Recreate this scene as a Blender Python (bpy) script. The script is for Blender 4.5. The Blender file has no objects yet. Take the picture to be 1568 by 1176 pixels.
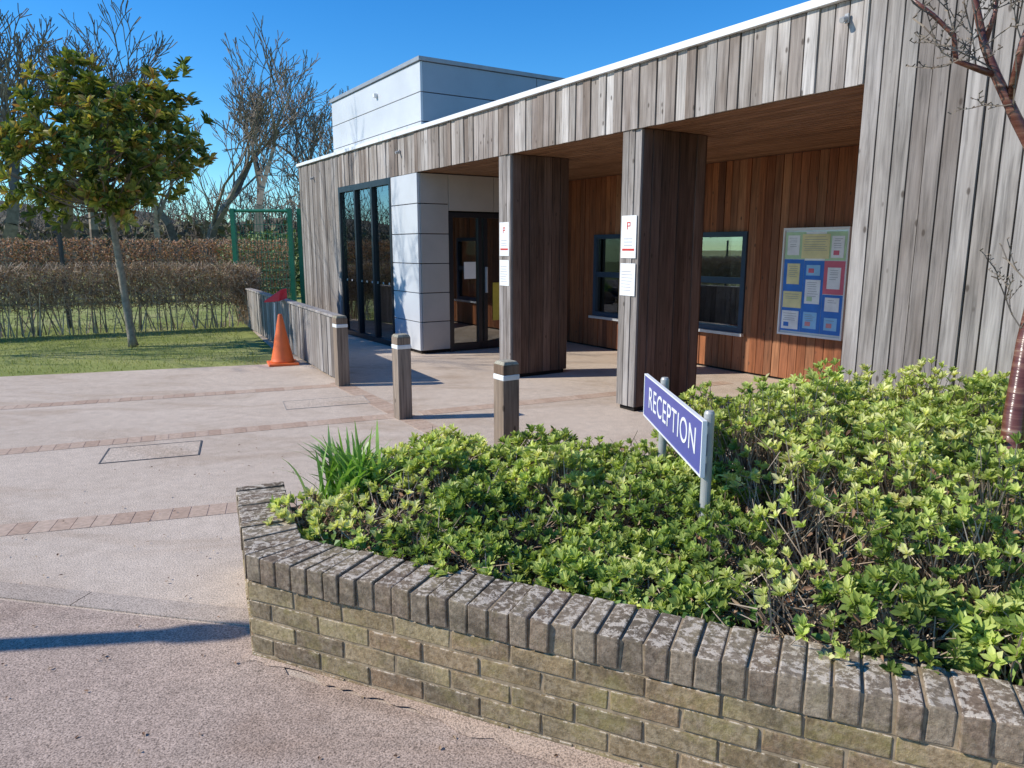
import bpy, math, random
import numpy as np
from mathutils import Vector, Matrix
random.seed(7); rs=np.random.RandomState(11)
S=bpy.context.scene
def link(o,parent=None):
    S.collection.objects.link(o)
    if parent: o.parent=parent
    return o
def empty(name,loc=(0,0,0),rz=0):
    e=bpy.data.objects.new(name,None); e.location=loc; e.rotation_euler=(0,0,rz); e.empty_display_size=.2
    return link(e)
# ---------------- materials
def newmat(name,rough=.7,spec=.3):
    m=bpy.data.materials.new(name); m.use_nodes=True; nt=m.node_tree
    b=nt.nodes['Principled BSDF']; b.inputs['Roughness'].default_value=rough
    b.inputs['Specular IOR Level'].default_value=spec
    return m,nt,b
def nd(nt,t,**k):
    n=nt.nodes.new(t)
    for a,v in k.items(): setattr(n,a,v)
    return n
def coords(nt,scale=(1,1,1),off=None):
    tc=nd(nt,'ShaderNodeTexCoord'); mp=nd(nt,'ShaderNodeMapping'); mp.inputs['Scale'].default_value=scale
    nt.links.new(tc.outputs['Object'],mp.inputs['Vector'])
    out=mp.outputs['Vector']
    if off is not None:
        ad=nd(nt,'ShaderNodeVectorMath',operation='ADD'); nt.links.new(out,ad.inputs[0]); nt.links.new(off,ad.inputs[1]); out=ad.outputs[0]
    return out
def rndout(nt):
    a=nd(nt,'ShaderNodeAttribute',attribute_name='rnd'); return a.outputs['Fac']
def noise(nt,vec,scale,detail=4,rough=.6,dist=0):
    n=nd(nt,'ShaderNodeTexNoise'); n.inputs['Scale'].default_value=scale; n.inputs['Detail'].default_value=detail
    n.inputs['Roughness'].default_value=rough; n.inputs['Distortion'].default_value=dist
    nt.links.new(vec,n.inputs['Vector']); return n.outputs['Fac']
def ramp(nt,fac,stops):
    r=nd(nt,'ShaderNodeValToRGB'); cr=r.color_ramp
    while len(cr.elements)<len(stops): cr.elements.new(.5)
    for e,(p,c) in zip(cr.elements,stops):
        e.position=p; e.color=(c[0],c[1],c[2],1) if hasattr(c,'__len__') else (c,c,c,1)
    nt.links.new(fac,r.inputs['Fac']); return r.outputs['Color']
def mix(nt,fac,a,b,blend='MIX'):
    m=nd(nt,'ShaderNodeMix',data_type='RGBA',blend_type=blend)
    for s,v in ((m.inputs['Factor'],fac),(m.inputs['A'],a),(m.inputs['B'],b)):
        if hasattr(v,'is_linked'): nt.links.new(v,s)
        elif isinstance(v,(int,float)): s.default_value=v
        else: s.default_value=(v[0],v[1],v[2],1)
    return m.outputs['Result']
def bump(nt,b,h,strength=.3,dist=.01):
    bp=nd(nt,'ShaderNodeBump'); bp.inputs['Strength'].default_value=strength; bp.inputs['Distance'].default_value=dist
    nt.links.new(h,bp.inputs['Height']); nt.links.new(bp.outputs['Normal'],b.inputs['Normal'])
def col(nt,b,c): nt.links.new(c,b.inputs['Base Color'])
def m_wood(name,cols,vert=True,rough=.75,stain=.5):
    m,nt,b=newmat(name,rough,.25); r=rndout(nt)
    sc=nd(nt,'ShaderNodeVectorMath',operation='SCALE'); cb=nd(nt,'ShaderNodeCombineXYZ')
    for i in range(3): nt.links.new(r,cb.inputs[i])
    nt.links.new(cb.outputs[0],sc.inputs[0]); sc.inputs['Scale'].default_value=37.
    v=coords(nt,(28,28,1.3) if vert else (1.3,28,28),sc.outputs[0])
    n1=noise(nt,v,1.6,5,.65,.4)
    base=ramp(nt,r,[(i/(len(cols)-1),c) for i,c in enumerate(cols)])
    g=ramp(nt,n1,[(.25,.38),(.5,.93),(.75,1.32)])
    c=mix(nt,1.0,base,g,'MULTIPLY')
    v2=coords(nt,(3,3,.8),sc.outputs[0]); n2=noise(nt,v2,1.5,3)
    c=mix(nt,stain,c,ramp(nt,n2,[(.3,(.55,.48,.42)),(.6,(1.1,1.08,1.06))]),'MULTIPLY')
    vo=nd(nt,'ShaderNodeTexVoronoi'); vo.inputs['Scale'].default_value=1.0
    nt.links.new(coords(nt,(9,9,4.5) if vert else (4.5,9,9),sc.outputs[0]),vo.inputs['Vector'])
    c=mix(nt,ramp(nt,vo.outputs['Distance'],[(.07,.75),(.13,0)]),c,(.05,.035,.025))
    col(nt,b,c); bump(nt,b,n1,.35,.004); return m
def m_plain(name,c,rough=.5,metal=0,spec=.4,var=.12,scale=6,bumpy=0):
    m,nt,b=newmat(name,rough,spec); b.inputs['Metallic'].default_value=metal
    n=noise(nt,coords(nt),scale,4)
    col(nt,b,mix(nt,1.0,c,ramp(nt,n,[(.3,1-var),(.7,1+var)]),'MULTIPLY'))
    if bumpy: bump(nt,b,n,bumpy,.005)
    return m
def m_leaf(name,cols,rough=.4,trans=.25,spec=.4):
    m,nt,b=newmat(name,rough,spec); r=rndout(nt)
    c=ramp(nt,r,cols); n=noise(nt,coords(nt),7,1)
    c=mix(nt,1.0,c,ramp(nt,n,[(.3,.75),(.7,1.2)]),'MULTIPLY')
    col(nt,b,c)
    if trans:
        t=nd(nt,'ShaderNodeBsdfTranslucent'); nt.links.new(mix(nt,1.0,c,(1.2,1.25,.6),'MULTIPLY'),t.inputs['Color'])
        ms=nd(nt,'ShaderNodeMixShader'); ms.inputs[0].default_value=trans
        out=nt.nodes['Material Output']
        nt.links.new(b.outputs[0],ms.inputs[1]); nt.links.new(t.outputs[0],ms.inputs[2]); nt.links.new(ms.outputs[0],out.inputs['Surface'])
    return m
def m_ground(name,c1,c2,speck=(.5,.35),bs=.4,stain=(.85,1.06)):
    m,nt,b=newmat(name,.9,.15); v=coords(nt)
    f=noise(nt,v,150,2,.7); l=noise(nt,v,.9,4,.6,.5); md=noise(nt,v,11,4,.7)
    c=mix(nt,ramp(nt,l,[(.35,0),(.65,1)]),c1,c2)
    c=mix(nt,1.0,c,ramp(nt,f,[(.3,speck[1]),(.5,1.0),(.7,1+speck[0])]),'MULTIPLY')
    c=mix(nt,1.0,c,ramp(nt,md,[(.3,stain[0]),(.7,stain[1])]),'MULTIPLY')
    l2=noise(nt,coords(nt,(1,2.2,1)),.55,4,.65,1.2)
    c=mix(nt,1.0,c,ramp(nt,l2,[(.32,(.84,.8,.76)),(.5,1.0),(.8,1.04)]),'MULTIPLY')
    col(nt,b,c); bump(nt,b,f,bs,.004); return m
def m_glass(name,tint=(.55,.6,.6),base=.2):
    m=bpy.data.materials.new(name); m.use_nodes=True; nt=m.node_tree
    nt.nodes.remove(nt.nodes['Principled BSDF'])
    t=nd(nt,'ShaderNodeBsdfTransparent'); t.inputs[0].default_value=(*tint,1)
    g=nd(nt,'ShaderNodeBsdfGlossy'); g.inputs['Roughness'].default_value=.01; g.inputs['Color'].default_value=(.9,.95,1,1)
    lw=nd(nt,'ShaderNodeLayerWeight'); lw.inputs['Blend'].default_value=.35
    mr=nd(nt,'ShaderNodeMapRange'); mr.inputs['To Min'].default_value=base; mr.inputs['To Max'].default_value=.95
    nt.links.new(lw.outputs['Fresnel'],mr.inputs['Value'])
    ms=nd(nt,'ShaderNodeMixShader'); nt.links.new(mr.outputs[0],ms.inputs[0])
    nt.links.new(t.outputs[0],ms.inputs[1]); nt.links.new(g.outputs[0],ms.inputs[2])
    nt.links.new(ms.outputs[0],nt.nodes['Material Output'].inputs['Surface']); return m
M={}
M['grey']=m_wood('weathered_cladding',[(.17,.145,.128),(.32,.297,.275),(.22,.193,.175),(.38,.352,.332),(.27,.243,.22),(.43,.402,.38)],stain=.65)
M['fascia']=m_wood('fascia_cladding',[(.25,.21,.182),(.41,.38,.352),(.2,.158,.13),(.49,.46,.432),(.3,.255,.228),(.56,.53,.50)],stain=.85)
M['brown']=m_wood('porch_cladding',[(.17,.06,.03),(.38,.145,.062),(.22,.08,.036),(.35,.14,.068),(.15,.058,.03),(.41,.19,.095)],rough=.55,stain=.5)
M['colw']=m_wood('column_shaded_cladding',[(.115,.07,.053),(.165,.107,.084),(.095,.058,.043),(.185,.127,.1)],stain=.5)  # darker cladding for the column faces away from the sun, shade in the colour
M['soffit']=m_wood('soffit_boards',[(.27,.15,.085),(.33,.19,.11),(.22,.12,.065),(.37,.22,.13)],vert=False,rough=.5)
M['dark']=m_plain('dark_gap',(.015,.012,.01),.9)
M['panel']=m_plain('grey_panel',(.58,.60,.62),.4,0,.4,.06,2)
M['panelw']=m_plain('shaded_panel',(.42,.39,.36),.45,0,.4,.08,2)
M['flash']=m_plain('roof_flashing',(.8,.8,.79),.35,0,.4,.05)
M['frame']=m_plain('dark_frame',(.02,.022,.026),.35)
M['bframe']=m_plain('blue_grey_frame',(.03,.055,.095),.35)
M['glass']=m_glass('window_glass'); M['glass2']=m_glass('door_glass',(.4,.43,.44),.2)
M['int']=m_plain('interior_wall',(.2,.2,.2),.8); M['intf']=m_plain('interior_floor',(.2,.2,.195),.5)
M['white']=m_plain('white_plate',(.78,.78,.77),.5,0,.3,.04); M['fix']=m_plain('fixture_grey',(.4,.4,.4),.5)
M['red']=m_plain('red_print',(.55,.04,.03),.5); M['black']=m_plain('black_print',(.03,.03,.03),.5); M['txt']=m_plain('grey_print',(.3,.3,.33),.7)
M['blueb']=m_plain('blue_board',(.05,.2,.6),.7); M['pinkb']=m_plain('pink_backing',(.68,.16,.22),.7); M['alu']=m_plain('aluminium',(.6,.61,.62),.35,.4)
M['signb']=m_plain('sign_blue',(.095,.1,.33),.4,0,.4,.06)
M['tarm']=m_plain('roof_membrane',(.2,.2,.2),.9)
# ---------------- mesh builder
class MB:
    def __init__(s): s.v=[];s.f=[];s.m=[];s.r=[];s.T=Matrix.Identity(4);s.mats=[]
    def mi(s,k):
        if k not in s.mats: s.mats.append(k)
        return s.mats.index(k)
    def addv(s,pts):
        b=len(s.v)
        for p in pts: s.v.append(tuple(s.T@Vector(p)))
        return b
    def face(s,pts,mat,r=None):
        b=s.addv(pts); s.f.append(tuple(range(b,b+len(pts)))); s.m.append(s.mi(mat)); s.r.append(random.random() if r is None else r)
    def hexa(s,bot,top,mat,r=None,j=0):
        if r is None: r=random.random()
        pts=[tuple(c+random.uniform(-j,j) for c in p) for p in bot+top]
        b=s.addv(pts); k=s.mi(mat)
        for f in ((3,2,1,0),(4,5,6,7),(0,1,5,4),(1,2,6,5),(2,3,7,6),(3,0,4,7)):
            s.f.append(tuple(b+i for i in f)); s.m.append(k); s.r.append(r)
    def box(s,x0,x1,y0,y1,z0,z1,mat,r=None,j=0):
        s.hexa([(x0,y0,z0),(x1,y0,z0),(x1,y1,z0),(x0,y1,z0)],[(x0,y0,z1),(x1,y0,z1),(x1,y1,z1),(x0,y1,z1)],mat,r,j)
    def tube(s,pts,rad,mat,n=10,r=.5,cap=True):
        pts=[Vector(p) for p in pts]; rings=[]
        for i,p in enumerate(pts):
            d=(pts[min(i+1,len(pts)-1)]-pts[max(i-1,0)]).normalized()
            ref=Vector((1,0,0)) if abs(d.z)>.7 else Vector((0,0,1))
            u=d.cross(ref).normalized(); w=d.cross(u)
            rings.append(s.addv([p+rad[i]*(math.cos(a)*u+math.sin(a)*w) for a in [2*math.pi*k/n for k in range(n)]]))
        k=s.mi(mat)
        for i in range(len(rings)-1):
            for q in range(n):
                s.f.append((rings[i]+q,rings[i+1]+q,rings[i+1]+(q+1)%n,rings[i]+(q+1)%n)); s.m.append(k); s.r.append(r)
        if cap:
            s.f.append(tuple(rings[-1]+q for q in reversed(range(n)))); s.m.append(k); s.r.append(r)
            s.f.append(tuple(rings[0]+q for q in range(n))); s.m.append(k); s.r.append(r)
    def build(s,name,parent=None,smooth=False,bevel=0):
        me=bpy.data.meshes.new(name); me.from_pydata(s.v,[],s.f)
        for k in s.mats: me.materials.append(M[k])
        me.polygons.foreach_set('material_index',s.m)
        a=me.attributes.new('rnd','FLOAT','FACE'); a.data.foreach_set('value',s.r)
        if smooth: me.polygons.foreach_set('use_smooth',[True]*len(s.f))
        me.update(); o=bpy.data.objects.new(name,me); link(o,parent)
        if bevel:
            bv=o.modifiers.new('bevel','BEVEL'); bv.width=bevel; bv.segments=2; bv.limit_method='ANGLE'
        return o
def npmesh(name,parts,parent=None,loc=None):
    V=[];F=[];R=[];MI=[];mats=[];off=0
    for v,f,r,k in parts:
        V.append(v);F+= (f+off).tolist();R.append(r)
        if k not in mats: mats.append(k)
        MI+= [mats.index(k)]*len(f); off+=len(v)
    V=np.concatenate(V); R=np.concatenate(R)
    me=bpy.data.meshes.new(name); me.from_pydata(V.tolist(),[],F)
    for k in mats: me.materials.append(M[k])
    me.polygons.foreach_set('material_index',MI)
    a=me.attributes.new('rnd','FLOAT','FACE'); a.data.foreach_set('value',R.astype(np.float32))
    me.update(); o=bpy.data.objects.new(name,me); return link(o,parent)
def unit(a): return a/np.maximum(np.linalg.norm(a,axis=1,keepdims=True),1e-9)
def sticks(A,B,ra,rb,k,r=None):
    A=np.asarray(A,float);B=np.asarray(B,float);n=len(A)
    ra=np.broadcast_to(ra,(n,));rb=np.broadcast_to(rb,(n,))
    d=unit(B-A); ref=np.where(np.abs(d[:,2:3])>.8,[[1.,0,0]],[[0,0,1.]]); u=unit(np.cross(d,ref)); w=np.cross(d,u)
    V=np.zeros((n,6,3))
    for q in range(3):
        c,s_=math.cos(q*2.0944),math.sin(q*2.0944)
        V[:,q]=A+ra[:,None]*(c*u+s_*w); V[:,3+q]=B+rb[:,None]*(c*u+s_*w)
    F=np.array([[q,3+q,3+(q+1)%3,(q+1)%3] for q in range(3)])
    F=(F[None]+6*np.arange(n)[:,None,None]).reshape(-1,4)
    if r is None: r=rs.rand(n)
    return V.reshape(-1,3),F,np.repeat(r,3),k
def leaves(P,D,Nn,L,W,k,r=None,droop=.15,fold=.25,ob=.62):
    n=len(P); D=unit(D); side=unit(np.cross(D,Nn)); Nn=np.cross(side,D)
    L=np.broadcast_to(L,(n,))[:,None];W=np.broadcast_to(W,(n,))[:,None]
    V=np.zeros((n,6,3))
    V[:,0]=P
    V[:,1]=P+D*L*.35+side*W*.36+Nn*W*fold*.5
    V[:,2]=P+D*L*ob*1.15+side*W*.5+Nn*(W*fold*.6-L*droop*.3)
    V[:,3]=P+D*L-Nn*L*droop
    V[:,4]=P+D*L*ob*1.15-side*W*.5+Nn*(W*fold*.6-L*droop*.3)
    V[:,5]=P+D*L*.35-side*W*.36+Nn*W*fold*.5
    F=np.array([[0,1,2,3],[0,3,4,5]]); F=(F[None]+6*np.arange(n)[:,None,None]).reshape(-1,4)
    if r is None: r=rs.rand(n)
    return V.reshape(-1,3),F,np.repeat(r,2),k
def rdir(n,up=0):
    d=rs.normal(size=(n,3)); d[:,2]+=up; return unit(d)
def rosettes(C,A,nl,L,W,k,rc,tilt=.9,jit=.12,droop=.15):
    n=len(C); C=np.repeat(C,nl,0); A=np.repeat(unit(A),nl,0); rc=np.repeat(rc,nl)
    t=unit(np.cross(A,rdir(n*nl))); ti=(tilt*rs.uniform(.25,1.25,n*nl))[:,None]
    D=unit(A+t*ti*1.3); Nn=A-t*.3
    Ls=L*rs.uniform(.65,1.15,n*nl); r=np.clip(rc+rs.normal(0,jit,n*nl),0,.999)
    return leaves(C-A*L*.1*rs.rand(n*nl,1)*4,D,Nn,Ls,W*Ls/L,k,r,droop)
# ================= camera, light, sky
cam=bpy.data.cameras.new('camera'); co=bpy.data.objects.new('camera',cam); link(co)
cam.sensor_width=36; cam.lens=36*1110/1568; cam.clip_end=2000; cam.clip_start=.05
co.location=(0,0,1.6); co.rotation_euler=(math.radians(90-10.66),0,0); S.camera=co
EL=math.radians(36); az=math.radians(7)
tr=Vector((math.cos(az)*math.cos(EL),math.sin(az)*math.cos(EL),-math.sin(EL)))
sl=bpy.data.lights.new('sun','SUN'); sl.energy=5.0; sl.angle=math.radians(.5); sl.color=(1,.95,.86)
so=bpy.data.objects.new('sun',sl); link(so); so.rotation_euler=(-tr).to_track_quat('Z','Y').to_euler()
w=bpy.data.worlds.new('World'); S.world=w; w.use_nodes=True; nt=w.node_tree
sk=nd(nt,'ShaderNodeTexSky'); sk.sky_type='NISHITA'; sk.sun_disc=False; sk.sun_elevation=EL
sk.sun_rotation=math.atan2(-tr.x,-tr.y)%(2*math.pi); sk.air_density=1.0; sk.dust_density=.0; sk.ozone_density=2.0; sk.altitude=50
bg=nt.nodes['Background']; bg.inputs['Strength'].default_value=.145
hs=nd(nt,'ShaderNodeHueSaturation'); hs.inputs['Saturation'].default_value=1.4; hs.inputs['Value'].default_value=1.12
nt.links.new(sk.outputs[0],hs.inputs['Color']); nt.links.new(mix(nt,1.0,hs.outputs[0],(.56,.90,1.12),'MULTIPLY'),bg.inputs['Color'])
S.view_settings.view_transform='Standard'; S.view_settings.look='None'; S.view_settings.exposure=0
# ================= ground
M['pave']=m_ground('resin_paving',(.56,.455,.36),(.62,.51,.41))
M['road']=m_ground('road_asphalt',(.42,.315,.25),(.48,.37,.295),(.6,.3),.6,(.8,1.08))
M['kerb']=m_ground('edging_concrete',(.48,.39,.315),(.52,.43,.355),(.3,.25),.3)
def m_pb():
    m,nt,b=newmat('paving_brick',.85,.2); r=rndout(nt)
    c=ramp(nt,r,[(0,(.43,.30,.22)),(.5,(.49,.355,.265)),(1,(.53,.40,.305))]); n=noise(nt,coords(nt),30,4)
    col(nt,b,mix(nt,1.0,c,ramp(nt,n,[(.3,.8),(.7,1.15)]),'MULTIPLY')); return m
M['pbrick']=m_pb()
def m_grass():
    m,nt,b=newmat('grass',.9,.1); v=coords(nt); a=noise(nt,v,.6,5); f=noise(nt,v,45,3,.8)
    c=ramp(nt,a,[(.3,(.24,.28,.08)),(.5,(.34,.37,.12)),(.7,(.44,.42,.18))])
    c=mix(nt,1.0,c,ramp(nt,f,[(.3,.6),(.7,1.35)]),'MULTIPLY'); col(nt,b,c); bump(nt,b,f,.8,.03); return m
M['grass']=m_grass()
M['blade']=m_leaf('grass_blade',[(0,(.23,.27,.07)),(.6,(.38,.41,.13)),(1,(.55,.5,.26))],.6,.25,.2)
def sheet(name,pts,z,mat):
    mb=MB(); mb.face([(x,y,z) for x,y in pts],mat,.5); return mb.build(name)
sheet('grass_ground',[(-400,-60),(400,-60),(400,600),(-400,600)],-.012,'grass')
sheet('pavement',[(-22,3.9),(-3.45,9.98),(-3.3,10.4),(-5.3,14.6),(-6.5,17.5),(14,22),(20,-12),(-22,-12)],0,'pave')
sheet('road',[(-22,7.2),(-2.36,3.10),(-1.05,2.83),(-.85,2.5),(6,-.5),(6,-12),(-22,-12)],.005,'road')
mb=MB(); a=Vector((-1.11,2.86,0)); d=Vector((-.979,.204,0)); nn=Vector((.204,.979,0))
for i in range(20):
    p=a+d*(i*.915); q=a+d*(i*.915+.909)
    mb.hexa([(p.x,p.y,-.01),(q.x,q.y,-.01),(q.x+nn.x*.13,q.y+nn.y*.13,-.01),(p.x+nn.x*.13,p.y+nn.y*.13,-.01)][::-1],
            [(p.x,p.y,.008),(q.x,q.y,.008),(q.x+nn.x*.13,q.y+nn.y*.13,.008),(p.x+nn.x*.13,p.y+nn.y*.13,.008)][::-1],'kerb')
mb.build('concrete_edging')
def band(name,p,q,wd=.2,along=.105):
    mb=MB(); p=Vector((*p,0)); q=Vector((*q,0)); L=(q-p).length; d=(q-p).normalized(); a=math.atan2(d.y,d.x)
    mb.T=Matrix.Translation(p)@Matrix.Rotation(a,4,'Z'); x=0
    while x<L:
        mb.box(x,x+along-.004,-wd/2,wd/2,-.02,.0025+random.uniform(-.0005,.0005),'pbrick'); x+=along
    return mb.build(name)
band('brick_band',(-9.5,3.2),(-1.10,6.85)); band('brick_band',(-9.5,1.9),(-1.4,4.42)); band('brick_band',(-12,4.5),(-2.05,8.42))
band('brick_band',(-2.1,8.6),(.35,4.5)); band('brick_band',(-.9,6.95),(2.6,8.6))
def cover(name,cx,cy,w_,h_,a,k,t=.012):
    mb=MB(); mb.T=Matrix.Translation((cx,cy,0))@Matrix.Rotation(a,4,'Z')
    for (x0,x1,y0,y1) in ((-w_/2,w_/2,-h_/2,-h_/2+t),(-w_/2,w_/2,h_/2-t,h_/2),(-w_/2,-w_/2+t,-h_/2+t,h_/2-t),(w_/2-t,w_/2,-h_/2+t,h_/2-t)):
        mb.box(x0,x1,y0,y1,-.01,.0045,k)
    mb.box(-w_/2+t,w_/2-t,-h_/2+t,h_/2-t,-.01,.003,'pave')
    return mb.build(name)
M['covm']=m_plain('cover_steel',(.12,.115,.11),.6,.2); M['covf']=m_plain('cover_frame_worn',(.36,.32,.28),.7,.1)
cover('manhole_cover',-2.86,5.58,.70,.46,math.radians(20),'covm'); cover('manhole_cover',-1.95,7.45,.85,.42,math.radians(22),'covf',.008)
n=26000; P=np.zeros((n,3)); P[:,0]=rs.uniform(-14,-3.2,n); P[:,1]=rs.uniform(5.5,17,n)
edge=9.98+(P[:,0]+3.45)*.3277; ok=(P[:,1]>edge+.01+.05*np.sin(P[:,0]*9)**2)&(P[:,1]<edge+7)&(P[:,0]< -3.45-(P[:,1]-10)*.47); P=P[ok]; P[:,2]=-.012
n=len(P); npmesh('grass_blades',[leaves(P,rdir(n,2.2),rdir(n),rs.uniform(.03,.06,n),.009,'blade')])
# ================= school building
BR=math.radians(-57.08)
bld=empty('school_building',(1.185,6.97,0),BR)
def boards_x(mb,x0,x1,z0,z1,y,mat,wd=.115,face=-1,th=.02,gap=.007,stag=.008,rr=None):
    x=x0
    while x<x1-.01:
        w_=min(wd*random.uniform(.9,1.1),x1-x)
        if x1-(x+w_)<.03: w_=x1-x
        o=random.choice([0,stag])
        if face<0: mb.box(x,x+w_-gap,y-o,y+th,z0,z1,mat)
        else: mb.box(x,x+w_-gap,y-th,y+o,z0,z1,mat)
        x+=w_
def boards_y(mb,y0,y1,z0,z1,x,mat,wd=.115,face=1,th=.02,gap=.007,stag=.008):
    y=y0
    while y<y1-.01:
        w_=min(wd*random.uniform(.92,1.08),y1-y)
        if y1-(y+w_)<.03: w_=y1-y
        o=random.choice([0,stag])
        if face>0: mb.box(x-th,x+o,y,y+w_-gap,z0,z1,mat)
        else: mb.box(x-o,x+th,y,y+w_-gap,z0,z1,mat)
        y+=w_
XL=-10.33; XW=-8.01; XP=-5.66; XD=-4.72; XR=2.17; BK=2.75; ZF=2.68; ZT=3.24
mb=MB()
boards_x(mb,XR,8,0.02,ZT,0,'grey',gap=.011,stag=.012); boards_y(mb,.02,BK,.02,ZF,XR+.01,'brown',face=-1)
mb.box(XR+.035,8,.022,.2,0,ZT-.01,'dark')
boards_x(mb,XL,XW,.02,ZT,0,'grey'); mb.box(XL+.02,XW-.01,.022,.2,0,ZT-.01,'dark'); boards_y(mb,.02,7,.02,ZT,XL,'grey',face=-1)
mb.box(XL+.025,XL+.2,.21,7,0,ZT-.01,'int')
mb.build('timber_walls',bld)
mb=MB(); boards_x(mb,XW,XR,ZF,ZT,0,'fascia',gap=.011,stag=.012); mb.box(XW,XR,.022,.06,ZF+.01,ZT-.01,'dark'); mb.build('fascia',bld)
mb=MB(); mb.box(XL-.04,8,-.045,.2,ZT+.004,ZT+.062,'flash'); mb.box(XL-.04,XL+.2,.2,8,ZT+.004,ZT+.062,'flash')
mb.box(XL+.2,8,.2,9,ZT-.25,ZT,'tarm'); mb.build('roof',bld,bevel=.004)
mb=MB(); y=.06
while y<BK: mb.box(XD,XR,y,y+.088,ZF+.004,ZF+.03,'soffit'); y+=.1
mb.box(XD,XR,.061,BK,ZF+.031,ZF+.06,'dark'); mb.box(XD,XR,.061,9,ZF+.1,ZF+.2,'int'); mb.box(XL+.2,XD,.061,9,ZF+.1,ZF+.2,'int')
for xx,yy in ((-3.2,1.4),(-1.2,1.4)): mb.tube([(xx,yy,ZF+.004),(xx,yy,ZF-.012)],[.06,.06],'white',20)
mb.build('porch_soffit',bld)
wins=[(-3.98,-2.85),(-2.05,-.97)]; wz0,wz1=.52,1.8
mb=MB(); x=XD
for a_,b_ in wins:
    boards_x(mb,x,a_,.03,ZF,BK,'brown'); boards_x(mb,a_,b_,.03,wz0,BK,'brown'); boards_x(mb,a_,b_,wz1,ZF,BK,'brown')
    mb.box(x,a_,BK+.022,BK+.2,0,ZF,'dark'); mb.box(a_,b_,BK+.022,BK+.2,0,wz0,'dark'); mb.box(a_,b_,BK+.022,BK+.2,wz1,ZF,'dark'); x=b_
boards_x(mb,x,XR,.03,ZF,BK,'brown'); mb.box(x,XR,BK+.022,BK+.2,0,ZF,'dark')
mb.build('porch_back_wall',bld)
mb=MB()
for a_,b_ in wins:
    f=.065; y0,y1=BK-.03,BK+.07
    mb.box(a_,b_,y0,y1,wz1-f,wz1,'bframe'); mb.box(a_,b_,y0,y1,wz0,wz0+f,'bframe')
    mb.box(a_,a_+f,y0,y1,wz0+f,wz1-f,'bframe'); mb.box(b_-f,b_,y0,y1,wz0+f,wz1-f,'bframe')
    mb.box(a_+f,b_-f,y0+.01,y1-.01,1.14,1.22,'bframe')
    mb.box(a_-.04,b_+.04,BK-.08,BK-.031,wz0-.04,wz0-.002,'alu')
    mb.box(a_+f,b_-f,BK+.02,BK+.03,wz0+f,1.14,'glass'); mb.box(a_+f,b_-f,BK+.02,BK+.03,1.22,wz1-f,'glass')
    mb.box(a_+.3,a_+.5,BK+.35,BK+.37,.9,1.1,'white'); mb.box(a_-.2,b_+.3,BK+.6,BK+1.1,0.0,.75,'int')
mb.box(-4.5,XR,BK+2.5,BK+2.6,0,ZF,'int'); mb.box(-4.6,XR,BK+.2,BK+2.5,.001,.02,'intf')
mb.build('porch_windows',bld)
mb=MB(); f=.07
mb.box(XW,XP,-.02,.1,ZF-.1,ZF-.003,'frame'); mb.box(XW,XP,-.02,.1,0.0,.09,'frame')
for xx in (XW,XW+.76,XW+1.52,XP-f): mb.box(xx,xx+f,-.02,.1,.09,ZF-.1,'frame')
mb.box(XW+f,XP-f,.03,.045,.09,ZF-.1,'glass')
for q in range(9): mb.box(XW+.15+q*.24,XW+.2+q*.24,.027,.0285,1.0,1.035,'fix')
mb.box(XL+.2,XD-.1,.2,8,.001,.02,'intf'); mb.box(XL+.2,XD-.1,7.9,8,0,ZF,'int')
mb.box(XW+.3,XW+.9,2.2,2.8,.02,1.1,'int'); mb.box(XW+1.7,XW+2.4,1.6,2.0,.02,.75,'frame'); mb.box(-7,-6.95,3,5,.02,2.1,'white')
mb.box(XD-1.6,XD-1.0,4.2,4.8,.02,1.0,'signb')
mb.build('facade_window',bld,bevel=.004)
def panels_x(mb,x0,x1,z0,z1,y,rows,mat):
    h=(z1-z0)/rows
    for i in range(rows): mb.box(x0+.004,x1-.004,y-.01,y+.03,z0+i*h+.006,z0+(i+1)*h-.006,mat)
mb=MB(); panels_x(mb,XP,XD,.05,ZF-.003,0,6,'panel'); mb.box(XP,XD-.04,.031,.12,0,ZF,'dark')
d0,d1,dz=.5,2.6,2.12
def panels_y(mb,y0,y1,z0,z1,x,rows,mat):
    h=(z1-z0)/rows
    for i in range(rows): mb.box(x-.03,x+.01,y0+.004,y1-.004,z0+i*h+.006,z0+(i+1)*h-.006,mat)
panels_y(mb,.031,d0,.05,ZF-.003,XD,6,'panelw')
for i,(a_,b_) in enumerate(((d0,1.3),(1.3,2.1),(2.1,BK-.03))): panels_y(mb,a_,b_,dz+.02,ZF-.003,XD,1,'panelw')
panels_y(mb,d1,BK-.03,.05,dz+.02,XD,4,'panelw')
mb.box(XD-.12,XD-.031,.13,d0,0,ZF,'dark'); mb.box(XD-.12,XD-.031,d0,BK,dz,ZF,'dark'); mb.box(XD-.12,XD-.031,d1,BK,0,dz,'dark')
mb.build('grey_panels',bld,bevel=.003)
M['yel']=m_plain('poster_yellow',(.6,.5,.08),.6)
M['pap_y']=m_plain('paper_yellow',(.8,.72,.38),.7); M['pap_b']=m_plain('paper_blue',(.3,.58,.85),.7); M['pap_r']=m_plain('paper_pink',(.7,.3,.32),.7); M['ppr']=m_plain('paper_white',(.85,.86,.86),.7)
M['pap_g']=m_plain('paper_green',(.5,.68,.42),.7)
mb=MB(); x0,x1=XD-.09,XD+.012; f=.07
mb.box(x0,x1,d0,d1,dz-f,dz,'frame'); mb.box(x0,x1,d0,d0+f,0,dz-f,'frame'); mb.box(x0,x1,d1-f,d1,0,dz-f,'frame')
for yy in (1.02,1.12,1.95,2.05): mb.box(x0+.02,x1-.01,yy,yy+.065,.02,dz-f,'frame')
mb.box(x0+.02,x1-.01,d0+f,d1-f,.02,.12,'frame')
mb.box(XD-.05,XD-.04,d0+f,d1-f,.12,dz-f,'glass2')
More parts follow.
